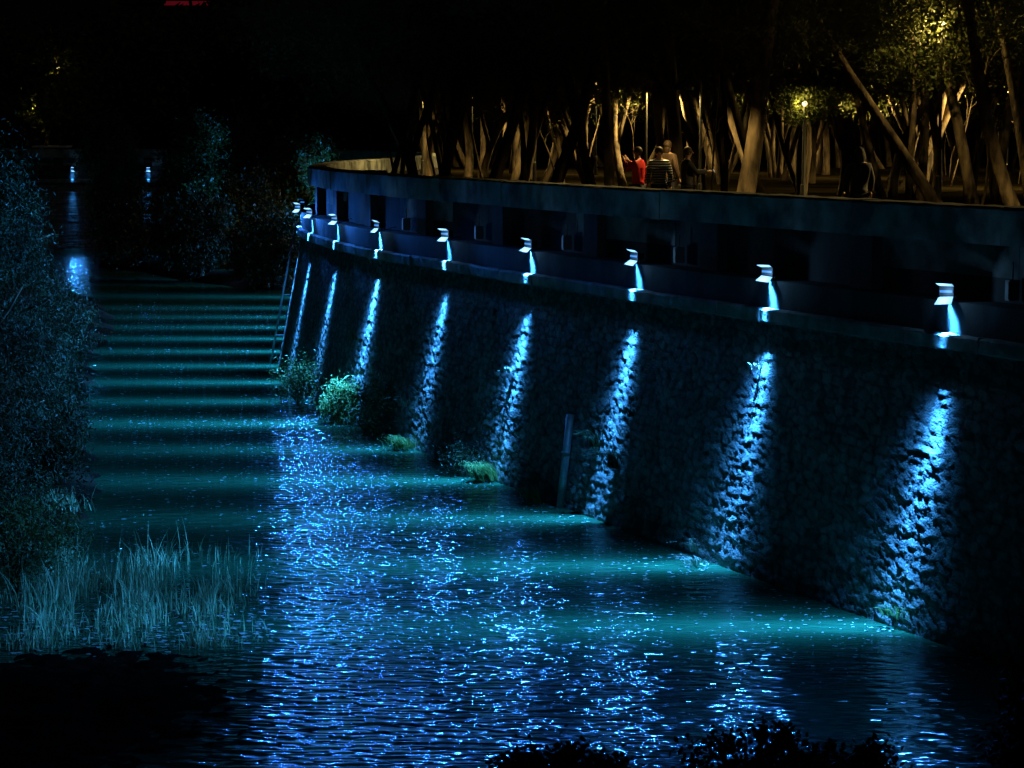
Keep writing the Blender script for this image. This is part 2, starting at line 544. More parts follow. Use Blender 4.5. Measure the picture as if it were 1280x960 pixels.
BP = Path([(-16, 4), (-14, 15), (-11.6, 28), (-9.6, 36), (-9.2, 46), (-11.6, 58), (-14.6, 75), (-17.5, 95), (-24, 112), (-38, 124), (-60, 131), (-100, 120)])
bq = np.arange(0, BP.s[-1], .8)
prof = [(-2.2, -1.1), (-.5, -.12), (.0, .03), (.6, .22), (1.6, .5), (4, .9), (10, 1.3), (24, 1.7)]
mb = sweep(prof, bq, BP, closed=False)
mb.v = [(x + random.uniform(-.25, .25), y + random.uniform(-.25, .25), z + random.uniform(-.07, .07)) for x, y, z in mb.v]
tag(mb.build('river_bank', M_soil, smooth=True), kind='structure')

tp = WP.at(np.arange(0, WP.s[-1], 2.0)); _, _, tn = WP.frame(np.arange(0, WP.s[-1], 2.0))
inner = tp - tn * .9
poly = [(p[0], p[1], 5.9) for p in inner] + [(-700, 300, 5.9), (-700, 900, 5.9), (700, 900, 5.9), (700, 7, 5.9)]
me = bpy.data.meshes.new('terrace'); bm = bmesh.new()
fc = bm.faces.new([bm.verts.new(p) for p in poly]); bmesh.ops.triangulate(bm, faces=[fc]); bmesh.ops.recalc_face_normals(bm, faces=bm.faces)
bm.to_mesh(me); bm.free(); me.materials.append(M_terr)
tag(link('terrace', me), kind='structure')

# floating foam specks
def flakes():
    v = []; f = []
    n = 0
    while n < 6800:
        if random.random() < .35:
            d = random.uniform(32, 62)
            c = WP.at(np.array([WP.s_of_y(min(d, 79))]))[0]
            x = c[0] - .9 - abs(random.gauss(0, 4.5))
        else:
            d = random.uniform(31, 102)
            c = WP.at(np.array([WP.s_of_y(min(d, 99))]))[0]
            x = c[0] - 1.0 - random.random() ** 1.3 * 14
        if x < -9.3 and d < 44: continue
        r = random.choice((.008, .010, .012, .015, .019, .026)) * (.8 + d / 130)
        a0 = random.uniform(0, 6.28); k = random.choice((4, 5, 6)); b = len(v)
        st = random.uniform(1, 2.2)
        for j in range(k):
            a = a0 + j * 6.283 / k; rr = r * random.uniform(.6, 1.2)
            v.append((x + math.cos(a) * rr * st, d + math.sin(a) * rr, .012 + random.uniform(-.003, .006)))
        f.append(tuple(range(b, b + k))); n += 1
    for k in range(420):
        q = at_z(random.uniform(0, 345), random.gauss(785, 16), 0); b = len(v)
        r = random.uniform(.015, .05); a0 = random.uniform(0, 6.28)
        for j in range(5):
            a = a0 + j * 1.2566; rr = r * random.uniform(.5, 1.2)
            v.append((q.x + math.cos(a) * rr * 1.6, q.y + math.sin(a) * rr, .014 + random.uniform(-.003, .01)))
        f.append(tuple(range(b, b + 5)))
    tag(MB().add(v, f).build('foam_specks', M_foam), 'pale foam flecks and bubbles drifting on the river', 'foam', kind='stuff')


flakes()


# ------------------------------------------------------------------ foliage
def leaf_mesh(name, centres, m, l=(.06, .12), wd=.3, droop=0.0, up=0.0):
    """many small pointed leaves, one per centre"""
    c = np.asarray(centres); n = len(c)
    d = RNG.normal(size=(n, 3)); d[:, 2] += up - droop
    d /= np.linalg.norm(d, axis=1, keepdims=True)
    e = np.cross(d, RNG.normal(size=(n, 3))); e /= np.linalg.norm(e, axis=1, keepdims=True)
    L_ = RNG.uniform(l[0], l[1], (n, 1))
    v = np.stack([c - d * L_ * .5, c + e * L_ * wd * .5, c + d * L_ * .5, c - e * L_ * wd * .5], 1).reshape(-1, 3)
    me = bpy.data.meshes.new(name)
    me.vertices.add(len(v)); me.vertices.foreach_set('co', v.ravel())
    me.loops.add(n * 4); me.loops.foreach_set('vertex_index', np.arange(n * 4))
    me.polygons.add(n); me.polygons.foreach_set('loop_start', np.arange(n) * 4)
    me.update(calc_edges=True)
    me.materials.append(m)
    return me


def clumps(nc, per, rad, cr, shell=.5, flat=1.0):
    """leaf centres in clumps spread through an ellipsoid"""
    c = RNG.normal(size=(nc, 3)); c /= np.linalg.norm(c, axis=1, keepdims=True)
    c *= (shell + (1 - shell) * RNG.random((nc, 1)) ** .6) * np.array(rad) * RNG.uniform(.8, 1.12, (nc, 1))
    out = []
    for p in c:
        k = int(per * RNG.uniform(.5, 1.5)); r = cr * RNG.uniform(.6, 1.4)
        q = RNG.normal(size=(k, 3)) * r * .55; q[:, 2] *= flat
        out.append(p + q)
    return np.concatenate(out)


crowns = [leaf_mesh('crown', clumps(80, 190, (3.4, 3.4, 2.2), .8, .35, .6), M_pine, (.10, .26), .2) for k in range(4)]
far_crowns = [leaf_mesh('crown', clumps(60, 70, (3.2, 3.2, 3.4), 1.0, .4, .8), M_leafy, (.3, .6), .5) for k in range(2)]


def curve_pts(p0, p1, n, wob):
    p0 = Vector(p0); p1 = Vector(p1); out = []
    o1 = Vector((random.uniform(-1, 1), random.uniform(-1, 1), 0)) * wob
    o2 = Vector((random.uniform(-1, 1), random.uniform(-1, 1), 0)) * wob
    for k in range(n + 1):
        t = k / n
        out.append(p0.lerp(p1, t) + o1 * math.sin(math.pi * t) + o2 * math.sin(2 * math.pi * t) * .6)
    return out


def pine(base, top, r, label, crown=True, group='pine trees in the grove behind the parapet', name='pine_tree', bark=None, cs=1.0, fork=False, wob=.18, cm=None):
    base = Vector(base); top = Vector(top)
    e = empty(name, base, label, 'tree', group)
    h = top - base
    m = MB()
    pts = curve_pts((0, 0, -.1), h, 9, wob)
    m.tube(pts, [r * (1.25 if k == 0 else 1 - .055 * k) for k in range(10)], 10)
    ends = []
    for k in range(4):
        i = random.choice((7, 8, 8, 9, 9)); a = random.uniform(0, 6.28); L = random.uniform(1.2, 2.6)
        q = pts[i] + Vector((math.cos(a) * L, math.sin(a) * L, L * random.uniform(.7, 1.6)))
        m.tube(curve_pts(pts[i], q, 4, .15), [r * .38, r * .32, r * .25, r * .18, r * .1], 6)
        ends.append(q)
    if fork:
        i = 2; a = random.choice((0, math.pi)) + random.uniform(-.5, .5)
        q = pts[i] + Vector((math.cos(a) * 1.8, math.sin(a) * .6, h.z * random.uniform(.85, 1.0)))
        m.tube(curve_pts(pts[i], q, 5, .12), [r * .6, r * .55, r * .5, r * .45, r * .38, r * .3], 8)
    m.build('trunk', bark or M_bark, e, smooth=True)
    if crown:
        c = link('crown', cm or random.choice(crowns), e)
        c.location = h + Vector((0, 0, -.7)); c.rotation_euler = (0, 0, random.uniform(0, 6.28))
        s = cs * random.uniform(.85, 1.15); c.scale = (s, s, s * random.uniform(.8, 1.1))
    return e


def pine_px(px0, d, px1, py1, r, label, zt=12.6, **kw):
    """trunk whose foot stands at column px0 on the terrace, depth d, and which passes pixel (px1, py1)"""
    b = at_y(px0, 300, d); b.z = 5.9
    p = at_y(px1, py1, d)
    # px0 is the column at the parapet top; carry the line down to the ground
    a = at_y(px0, 238, d)
    k = (p.x - a.x) / max(p.z - a.z, .1)
    b.x = a.x - k * (a.z - 5.9)
    t = Vector((a.x + k * (zt - a.z) * .85, d + random.uniform(-.8, .8), zt))
    return pine(b, t, r, label, **kw)


KEY = [
    (486, 70, 512, 140, .10, 'slim pine trunk leaning right, leftmost lit trunk behind the parapet', {}),
    (502, 72, 517, 160, .09, 'slim lit pine trunk just right of the leftmost lit trunk', {}),
    (548, 66, 572, 130, .17, 'dark pine trunk leaning right behind the left part of the parapet', {}),
    (612, 64, 664, 110, .19, 'pine trunk leaning strongly right with a bright lit right edge', {}),
    (607, 78, 586, 170, .05, 'very thin pale trunk leaning left beside the brightly edged trunk', dict(crown=False)),
    (690, 64, 742, 120, .20, 'dark pine trunk curving up to the right in the middle of the grove', {}),
    (742, 66, 722, 140, .15, 'dark forked pine trunk left of the person in the red jacket', dict(fork=True)),
    (762, 58, 752, 130, .15, 'dark upright pine trunk close left of the person in the red jacket', {}),
    (848, 57, 836, 80, .20, 'thick dark upright pine trunk right behind the group of people', dict(wob=.06)),
    (932, 52, 962, 80, .24, 'thick pine trunk with deeply furrowed bark lit at its foot, close to the parapet', dict(wob=.1)),
    (905, 66, 898, 130, .10, 'slender pine trunk leaning left between the people and the furrowed trunk', {}),
    (952, 62, 905, 115, .13, 'dark pine trunk leaning left behind the furrowed trunk', {}),
    (1000, 72, 982, 180, .09, 'slim forked trunk lit warm right of the furrowed trunk', dict(fork=True)),
    (1100, 64, 1072, 150, .12, 'lit pine trunk leaning left just right of the dark standing person', {}),
    (1160, 60, 1088, 135, .18, 'dark pine trunk leaning far left in front of the tall lamp post', {}),
    (1150, 64, 1160, 100, .15, 'dark upright pine trunk left of the tall lamp post', {}),
    (1212, 62, 1190, 130, .19, 'dark pine trunk leaning left, right of the tall lamp post', {}),
    (1244, 70, 1236, 140, .16, 'brown lit pine trunk near the right edge in front of lawn', {}),
    (1262, 56, 1228, 110, .20, 'dark pine trunk leaning left near the right edge', {}),
    (1284, 60, 1262, 130, .15, 'pine trunk at the right edge lit on its right side', {}),
]
for px0, d, px1, py1, r, lab, kw in KEY:
    pine_px(px0, d, px1, py1, r, lab, **kw)
# the pale trunk beside the park lamp
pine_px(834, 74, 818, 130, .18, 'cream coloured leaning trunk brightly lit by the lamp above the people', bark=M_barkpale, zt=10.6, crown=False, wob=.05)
# the rest of the grove
GL = 'leaning pine tree among the crowded trunks deep in the lamplit grove'
n = 0
while n < 140:
    d = random.uniform(64, 175); px = random.uniform(478, 1330)
    x = (px - 640) / F * d
    if abs(px - 822) < 14: continue
    b = Vector((x, d, 5.9)); t = Vector((x + random.uniform(-2.6, 2.6), d + random.uniform(-1, 1), random.uniform(11.2, 13.5)))
    pine(b, t, random.uniform(.09, .21), GL, fork=random.random() < .45, wob=.4, cs=1.0); n += 1

# thin bare saplings between the trunks
for k in range(36):
    d = random.uniform(60, 110); px = random.uniform(480, 1320); x = (px - 640) / F * d
    if abs(px - 822) < 40 and d < 80: continue
    e = empty('sapling', (x, d, 5.9), 'thin bare sapling among the thick pine trunks of the grove', 'sapling', 'saplings in the grove')
    m = MB(); h = random.uniform(3.2, 5.5); r = random.uniform(.022, .05); tx, ty = random.uniform(-1.3, 1.3), random.uniform(-.6, .6)
    pts = curve_pts((0, 0, -.1), (tx, ty, h), 7, .3)
    m.tube(pts, [r * (1 - .1 * j) for j in range(8)], 6)
    for j in range(4):
        i = random.choice((3, 4, 5, 6)); q = pts[i] + Vector((random.uniform(-.9, .9), random.uniform(-.5, .5), random.uniform(.5, 1.5)))
        m.tube(curve_pts(pts[i], q, 4, .12), [r * .5, r * .42, r * .33, r * .22, r * .1], 5)
    m.build('stem', M_bark, e, smooth=True)

# ------------------------------------------------------------------ park lamps
M_warm = emit('park_lamp_glass', (1, .72, .35), 8)
M_globe = emit('globe_glass', (1, .72, .35), 3)
WARM = (1, .68, .22)


def park_lamp(px, py, d, label, watt, zb=5.9, post_r=.05, cone=162, name='park_lamp'):
    p = at_y(px, py, d)
    e = empty(name, (p.x, d, zb), label, 'street lamp', 'lamps in the park')
    H = p.z - zb
    ax = .42 * (1 if random.random() < .5 else -1) if cone else 0
    m = MB(); m.tube([(0, 0, 0), (0, 0, .9), (0, 0, .92), (0, 0, H + (.18 if cone else -.16))], [post_r * 1.7, post_r * 1.5, post_r, post_r * .75], 8)
    m.box(-.14, .14, -.14, .14, 0, .03)
    if cone: m.tube([(0, 0, H + .16), (ax * .5, 0, H + .22), (ax, 0, H + .19)], .022, 6)
    m.build('post', M_post, e)
    if cone:
        m = MB(); m.tube([(ax, 0, H + .20), (ax, 0, H + .16), (ax, 0, H + .05), (ax, 0, H)], [.03, .12, .24, .25], 12); m.build('lamp_shade', M_metal, e)
    m = MB(); m.ball((ax, 0, H + (.09 if cone else -.1)), .06 if d < 120 else .15, 10)
    m.build('bulb', M_warm if cone else M_globe, e, smooth=True)
    if cone:
        spot('lamp', e, (ax, 0, H - .03), (0, 0, -1), watt, cone, .35, .06, col=WARM)
    else:
        l = bpy.data.lights.new('lamp', 'POINT'); l.energy = watt; l.color = WARM; l.shadow_soft_size = .05
        o = link('lamp', l, e); o.location = (-.15, -.08, H - .1)
    return e


park_lamp(1178, 24, 60, 'tall slim lamp post rising into lit foliage at the right', 330, cone=0)
park_lamp(876, 112, 51, 'slim lamp post right of the people in the grove', 330, post_r=.035)
park_lamp(808, 112, 77, 'park lamp beside the cream coloured leaning trunk', 1770)
park_lamp(1006, 124, 50.2, 'park lamp hidden in yellow green foliage above the grove', 32, cone=0)
park_lamp(668, 96, 88, 'park lamp among the trunks left of the people', 2600)
park_lamp(528, 114, 92, 'park lamp behind the leftmost lit trunks', 800)
park_lamp(745, 100, 108, 'park lamp deep in the grove behind the forked trunk', 2600)
park_lamp(1092, 104, 100, 'park lamp deep in the grove behind the dark standing person', 2600)
park_lamp(1262, 96, 82, 'park lamp over the lawn at the right edge', 2600)
park_lamp(1392, 30, 46, 'added unseen lamp beyond the right edge of the view', 4200, cone=158)  # added out of frame to light the people and near trunks
park_lamp(590, 104, 118, 'park lamp deep in the grove behind the strongly leaning edge lit trunk', 2600)
park_lamp(1180, 100, 122, 'park lamp far back in the grove right of the tall lamp post', 2600)
park_lamp(930, 104, 112, 'park lamp deep in the grove behind the furrowed trunk', 2300)

# small leafy trees glowing by the lamps
lit1 = leaf_mesh('crown', clumps(34, 130, (.75, .65, .42), .22, .3, .7), M_leafy, (.05, .11), .55)
p = at_y(1006, 130, 50.5)
e = empty('broadleaf_tree', (p.x, 50.5, 5.9), 'small leafy tree with yellow green crown lit by a lamp', 'tree')
m = MB(); m.tube(curve_pts((0, 0, -.1), (0, 0, p.z - 5.9), 5, .12), [.09, .08, .07, .06, .05, .04], 8); m.build('trunk', M_bark, e, smooth=True)
c = link('crown', lit1, e); c.location = (0, 0, p.z - 5.9)
lit2 = leaf_mesh('crown', clumps(46, 130, (1.7, 1.4, 1.7), .42, .3, .9), M_leafy, (.07, .16), .5)
p = at_y(1140, 34, 61.5)
e = empty('broadleaf_tree', (p.x, 61.5, 5.9), 'taller leafy tree lit yellow green beside the tall lamp post', 'tree')
m = MB(); m.tube(curve_pts((0, 0, -.1), (0, 0, p.z - 5.9), 5, .12), [.11, .1, .09, .08, .06, .04], 8); m.build('trunk', M_bark, e, smooth=True)
c = link('crown', lit2, e); c.location = (0, 0, p.z - 5.9)

# low pale bench behind the parapet at the far end
a = at_z(432, 212, 6.86); b_ = at_z(480, 212.5, 6.86)
dv = (b_ - a); an = math.atan2(dv.y, dv.x)
e = empty('stone_bench', (a.x, a.y, 5.9), 'pale low stone bench behind the far end of the parapet', 'bench', rz=an)
m = MB(); m.box(0, dv.length, -.2, .2, .80, .95); m.build('seat', M_concL, e, bevel=.01)
for k in (.12, .5, .88):
    m = MB(); m.box(dv.length * k - .15, dv.length * k + .15, -.15, .15, 0, .80); m.build('leg', M_concL, e)

# ------------------------------------------------------------------ far left: second bank, lamps, building
FT = 'dark tree standing beyond the far river wall'
for k, (px, d, s) in enumerate([(20, 172, 1.5), (110, 168, 1.6), (160, 180, 1.8), (215, 170, 1.6), (268, 176, 1.7), (320, 172, 1.6), (370, 168, 1.7), (420, 165, 1.6), (465, 150, 1.4), (240, 190, 2.2), (340, 195, 2.2), (-30, 180, 2)]):
    x = (px - 640) / F * d
    pine((x, d, 5.9), (x + random.uniform(-1, 1), d, 12.5), .25, FT, group='dark trees beyond the far wall', name='broadleaf_tree', cs=s, cm=far_crowns[k % 2])
park_lamp(72, 84, 160, 'tall lit lamp high among the distant trees at the left', 50, cone=0)
park_lamp(50, 128, 159, 'distant lamp over the warm lit terrace at the left', 700, cone=120)
for px, d, lean, lab in ((42, 160, -.4, 'distant trunk lit warm, left one above the bright terrace'), (60, 161, .5, 'distant trunk lit warm, right one above the bright terrace')):
    x = (px - 640) / F * d
    pine((x, d, 5.9), (x + lean * 2, d, 12), .2, lab, group='dark trees beyond the far wall', name='broadleaf_tree', cm=far_crowns[0])
p = at_y(62, 184, 157)
e = empty('kiosk', (p.x, 157, 5.9), 'small distant kiosk with a pale awning under warm lamplight', 'kiosk')
m = MB(); m.box(-1.1, 1.1, .1, 1.9, 0, 1.0); m.build('counter', M_conc, e)
m = MB(); m.box(-1.2, 1.2, -.2, 2.1, 1.0, 1.14); m.build('awning', M_flap, e)
M_small = emit('bollard_glass', (1, .8, .55), 6)
for px, lab in ((140, 'tiny bollard light beyond the far wall, left of the pair'), (167, 'tiny bollard light beyond the far wall, right of the pair')):
    p = at_y(px, 184.5, 200)
    e = empty('bollard_lamp', (p.x, 200, 5.9), lab, 'bollard lamp', 'bollard lights beyond the far wall')
    m = MB(); m.tube([(0, 0, 0), (0, 0, p.z - 5.9 - .1)], .06, 8); m.build('post', M_metal, e)
    m = MB(); m.ball((0, 0, p.z - 5.9), .11, 8); m.build('bulb', M_small, e)
p = at_y(222, 0, 270)
e = empty('apartment_building', (p.x, 278, 5.9), 'dark distant building with a red light strip along its roof', 'building')
m = MB(); m.box(-9, 9, 0, 12, 0, p.z - 5.9 + .1); m.build('wall', M_conc, e)
M_pane = mat('dark_glass', (.01, .012, .015), (.02, .02, .025), 2, .2)
for r_ in range(4):
    for k in range(5):
        m = MB(); m.box(-7.6 + k * 3.4, -5.9 + k * 3.4, -.06, -.01, 2.2 + r_ * 3.6, 3.9 + r_ * 3.6); m.build('window', M_pane, e)
m = MB(); m.box(-9.3, 9.3, -.3, 12.3, p.z - 5.8, p.z - 5.3); m.build('roof', M_conc, e)
M_red = emit('red_neon', (1, .03, .08), .06)
m = MB(); m.box(-2.8, 2.8, -.5, -.31, p.z - 6.1, p.z - 5.6); m.build('light_strip', M_red, e)


# ------------------------------------------------------------------ riverside plants
def shrub(px, py, z, rad, label, m=M_bush, nc=40, per=110, cr=.3, l=(.05, .12), wd=.35, name='shrub', group=None, y=None, stem=True, flat=1.0, droop=0):
    b = at_z(px, py, z) if y is None else at_y(px, py, y)
    if y is not None: z = b.z
    e = empty(name, b, label, 'shrub' if name == 'shrub' else 'tree', group)
    cc = clumps(nc, per, rad, cr, .3, flat)
    c = link('foliage', leaf_mesh('foliage', cc, m, l, wd, droop), e)
    c.location = (0, 0, rad[2] * .85)
    s = MB()
    for k in range(7):
        a = random.uniform(0, 6.28); u = random.uniform(.3, .8)
        s.tube(curve_pts((random.uniform(-.1, .1), random.uniform(-.1, .1), -.1), (math.cos(a) * rad[0] * u, math.sin(a) * rad[1] * u, rad[2] * random.uniform(.9, 1.6)), 4, .06), [.03, .025, .02, .015, .008], 5)
    s.build('stems', M_bark, e)
    return e


def foot(px, py, i, z=.05):
    p = at_y(px, py, lamp_pts[i][1]); p.z = z; p.x -= .22; p.y -= .04
    return p


def tuft(pos, nb, h, spread, label, m=M_grass, arch=.5, name='grass_tuft', side=None, wdt=.012, cat='plant'):
    """arching grass blades growing from one foot"""
    v = []; f = []
    for k in range(nb):
        a = random.uniform(0, 6.283); L = h * random.uniform(.5, 1.1)
        ox, oy = random.gauss(0, spread), random.gauss(0, spread)
        dx, dy = math.cos(a), math.sin(a)
        if side is not None:
            dx = dx * .6 + side[0]; dy = dy * .6 + side[1]
        out = random.uniform(.1, 1) * arch * L
        b = len(v); nx, ny = -dy, dx
        for t in (0, .35, .7, 1.0):
            x = ox + dx * out * t ** 1.6; y = oy + dy * out * t ** 1.6; zz_ = L * (t - .55 * arch * t * t * t)
            wv = wdt * (1 - t * .92)
            v.append((x + nx * wv, y + ny * wv, zz_)); v.append((x - nx * wv, y - ny * wv, zz_))
        for s_ in range(3):
            f.append((b + s_ * 2, b + s_ * 2 + 1, b + s_ * 2 + 3, b + s_ * 2 + 2))
    o = MB().add(v, f).build(name, m)
    o.location = pos
    return tag(o, label, cat)


# at the foot of the wall
RV = (-.9, -.35)
shrub(424, 520, .1, (.6, .5, .55), 'pale green bush under the bright streak at the foot of the wall', M_grass, 34, 120, .28, (.06, .14), .25, y=60)
bpy.data.objects['foliage'].parent.location.z = .1
shrub(378, 502, .05, (.9, .9, .75), 'dark low bush at the foot of the wall near its far tip', M_bush, 34, 100, .3)
shrub(470, 545, .05, (1.3, .8, .75), 'dark bush at the foot of the wall right of the pale green bush', M_bush, 40, 100, .3)
tuft(foot(620, 600, 3), 420, .62, .14, 'vivid green grass tuft at the water edge under a bright streak', M_grass, .7, side=RV)
tuft(foot(515, 560, 4), 260, .5, .16, 'small green grass tuft at the foot of the dim middle streak', M_grass, .7, side=RV)
shrub(580, 592, .03, (.62, .5, .38), 'bluish grey low bush left of the vivid green tuft', M_willow, 26, 90, .2, (.05, .1), .25)
tuft(at_z(668, 628, .05), 220, .5, .11, 'dim grass tuft at the water edge right of the vivid green tuft', M_bush, .6, side=RV)
tuft(foot(884, 694, 1), 60, .26, .12, 'pale grass tuft at the foot of the second streak from the right', M_dry, .8, side=RV)
tuft(foot(1150, 780, 0, .2), 120, .28, .22, 'green grass tuft at the foot of the rightmost streak', M_grass, .7, side=RV)


def on_wall(px, py, out=.05):
    """point of the battered face seen at a pixel"""
    r = ray(px, py); best = None
    for d in np.arange(30, 90, .1):
        p = Vector((0, 0, CAMZ)) + r * (d / r.y)
        q = WP.s_near((p.x, p.y)); P, T, Nn = WP.frame(np.array([q]))
        o = (p.x - P[0][0]) * Nn[0][0] + (p.y - P[0][1]) * Nn[0][1]
        if o <= -.12 + .19 * (4.53 - p.z) + out: return p
    return p


for px, py, nb, h, lab, m in (
        (768, 585, 150, .75, 'bushy bluish plant arching from the stone wall beside the leaning pipe', M_willow),
        (745, 560, 60, .7, 'thin upright plant growing from the wall above the bluish arching plant', M_willow),
        (790, 520, 60, .4, 'small leafy plant rooted in the bright streak above the arching plant', M_willow),
        (640, 465, 50, .2, 'tangled dry plant in the bright streak above the vivid green tuft', M_dry),
        (950, 462, 22, .24, 'dry grass sprig at the top of the second streak from the right', M_dry),
        (440, 425, 30, .7, 'thin wispy stems left of the bright streak above the pale bush', M_willow),
        (505, 508, 20, .6, 'dry sprig jutting from the wall at the dim middle streak', M_dry),
        (870, 688, 26, .5, 'fallen dry stems at the wall foot near the second streak from the right', M_dry)):
    tuft(on_wall(px, py), nb, h, .07, lab, m, .9, 'wall_plant', RV)

# leaning pipe, ladder
p0 = on_wall(699, 628, .12); p1 = on_wall(713, 518, .12)
e = empty('pipe', p0, 'blue grey steel pipe leaning against the stone wall', 'pipe')
m = MB(); m.tube([(0, 0, -.3), p1 - p0], .085, 14); m.build('tube', M_galv, e, smooth=True)
m = MB(); c0 = (p1 - p0) * .55; c1 = (p1 - p0) * .58; m.tube([c0, c1], .10, 14); m.build('collar', M_galv, e, smooth=True)
q = WP.s_near((-7.42, 76.1)); P, T, Nn = WP.frame(np.array([q])); P, T, Nn = P[0], T[0], Nn[0]
e = empty('ladder', (P[0], P[1], 0), 'thin metal ladder fixed to the far tip of the wall', 'ladder')
def lp(s_, z, out): o_ = -.12 + .19 * (4.53 - z) + out; return Vector((T[0] * s_ + Nn[0] * o_, T[1] * s_ + Nn[1] * o_, z))
for s_ in (-.28, .28):
    m = MB(); m.tube([lp(s_, -.3, .26), lp(s_, 4.9, .26)], .035, 8); m.build('rail', M_galv, e, smooth=True)
for k in range(14):
    m = MB(); m.tube([lp(-.28, .2 + k * .34, .26), lp(.28, .2 + k * .34, .26)], .018, 6); m.build('rung', M_galv, e, smooth=True)
for z in (1.0, 2.4, 3.9):
    m = MB(); m.tube([lp(-.28, z, -.05), lp(-.28, z, .26)], .016, 6); m.build('bracket', M_galv, e)

# ------------------------------------------------------------------ left bank trees, shrubs, reeds
def bank_tree(x, y, zb, H, rad, label, nc, per, cr, l, m=M_willow, group='trees on the left river bank', name='willow_tree', wd=.2, droop=.7):
    e = empty(name, (x, y, zb), label, 'tree', group)
    m_ = MB()
    pts = curve_pts((0, 0, -.3), (0, 0, H * .75), 6, .3)
    m_.tube(pts, [.24, .2, .17, .14, .11, .08, .05], 9)
    for k in range(9):
        i = random.randint(1, 6); a = random.uniform(0, 6.28); L = random.uniform(.5, .95)
        q = pts[i] + Vector((math.cos(a) * rad[0] * L, math.sin(a) * rad[1] * L, random.uniform(.3, 2)))
        m_.tube(curve_pts(pts[i], q, 4, .2), [.07, .055, .04, .03, .015], 6)
    m_.build('trunk', M_bark, e, smooth=True)
    c = link('crown', leaf_mesh('crown', clumps(nc, per, rad, cr, .35, 1.2), m, l, wd, droop), e)
    c.location = (0, 0, H - rad[2] * .9)
    return e


bank_tree(-12.0, 50, .5, 6.4, (2.0, 2.3, 3.1), 'dim willow overhanging the water at the left edge, nearest of the left trees', 130, 300, .36, (.06, .15))
bank_tree(-17.2, 65, .9, 7.2, (3.2, 3.0, 3.6), 'larger dark willow behind the nearest willow on the left bank', 170, 130, .6, (.12, .25))
bank_tree(-22.4, 86, .9, 7.0, (3.4, 3.2, 3.4), 'far dark willow on the left bank before the river bends', 120, 110, .65, (.15, .3))
bank_tree(-11.0, 43.5, .5, 4.0, (1.9, 1.8, 1.8), 'low willow with blue lit leaves at the left edge above the reeds', 120, 150, .4, (.08, .18))
shrub(28, 730, .1, (1.0, .8, 1.0), 'blue green leafy bush beside the reeds at the left edge', M_bush, 60, 120, .3, (.05, .12), .3)
shrub(8, 640, .3, (.9, .9, .9), 'dark bush behind the blue green bush at the left edge', M_willow, 50, 110, .3, (.05, .12), .3)
tuft(at_z(75, 640, .1), 140, .8, .24, 'loose pale grass hanging over the water behind the blue green bush', M_reed, .8)
for px, py, rad, lab in ((44, 612, (1.1, 1.0, .9), 'leafy shrub at the water edge under the nearest willow'),
                         (62, 560, (1.1, 1.0, 1.0), 'second leafy shrub up the left bank, below the willow crown'),
                         (66, 515, (1.2, 1.1, 1.1), 'drooping shrub leaning over the left bank beside the fourth water stripe'),
                         (72, 470, (1.3, 1.2, 1.1), 'grey green shrub on the left bank beside the thin far water stripes'),
                         (78, 436, (1.4, 1.3, 1.2), 'farthest low shrub on the left bank before the dark water')):
    shrub(px, py, .05, rad, lab, M_willow, 60, 120, .35, (.08, .2), .22, group='shrubs along the left bank', droop=.6)
# blue lit trees on the far bank, between the wall tip and the far lamps
for px, py, d, H, rad, lab in ((248, 345, 118, 4.6, (2.4, 2.0, 2.4), 'rounded bush tree faintly blue on the far bank'),
                               (336, 350, 112, 4.2, (2.2, 2.0, 2.2), 'blue lit bush tree on the far bank right beside the wall tip'),
                               (175, 335, 128, 5.0, (2.8, 2.2, 2.6), 'dark bush tree on the far bank right of the distant reflection'),
                               (300, 340, 126, 5.6, (2.6, 2.2, 3.0), 'taller dark bush tree behind the rounded blue bush tree')):
    p = at_y(px, py, d)
    bank_tree(p.x, d, 0.0, H, rad, lab, 80, 110, .5, (.16, .32), M_willow, 'bush trees on the far bank', 'bush_tree', .4, .2)
for px, d, H, rad, lab in ((6, 139, 6.6, (1.9, 2, 2.6), 'tall dark riverside tree left of both distant floodlights'),
                           (140, 141, 9.0, (1.8, 2, 3.4), 'tall dark riverside tree between the two distant floodlights'),
                           (246, 138, 9.0, (2.3, 2, 3.4), 'tall dark riverside tree right of the two distant floodlights'),
                           (318, 134, 8.6, (2.3, 2, 3.4), 'tall dark riverside tree above the rounded blue bushes'),
                           (382, 130, 8.4, (2.0, 2, 3.4), 'tall dark riverside tree just left of the wall tip')):
    bank_tree((px - 640) / F * d, d, 0.0, H, rad, lab, 110, 110, .55, (.16, .34), M_leafy, 'tall trees before the far wall', 'broadleaf_tree', .4, .2)
mb = MB()
sp = [at_y(px, 345, d) for px, d in ((130, 132), (175, 129), (250, 119), (336, 113), (400, 114))]
vv = []; ff = []
for k, p in enumerate(sp):
    for dy, z in ((-2.6, -.3), (-1, .25), (1.5, .5), (4, .2), (6, -.4)):
        vv.append((p.x, p.y + dy, z))
for k in range(len(sp) - 1):
    for j in range(4): ff.append((k * 5 + j, k * 5 + j + 1, k * 5 + j + 6, k * 5 + j + 5))
tag(mb.add(vv, ff).build('mud_bank', M_mud_shade, smooth=True), kind='structure')

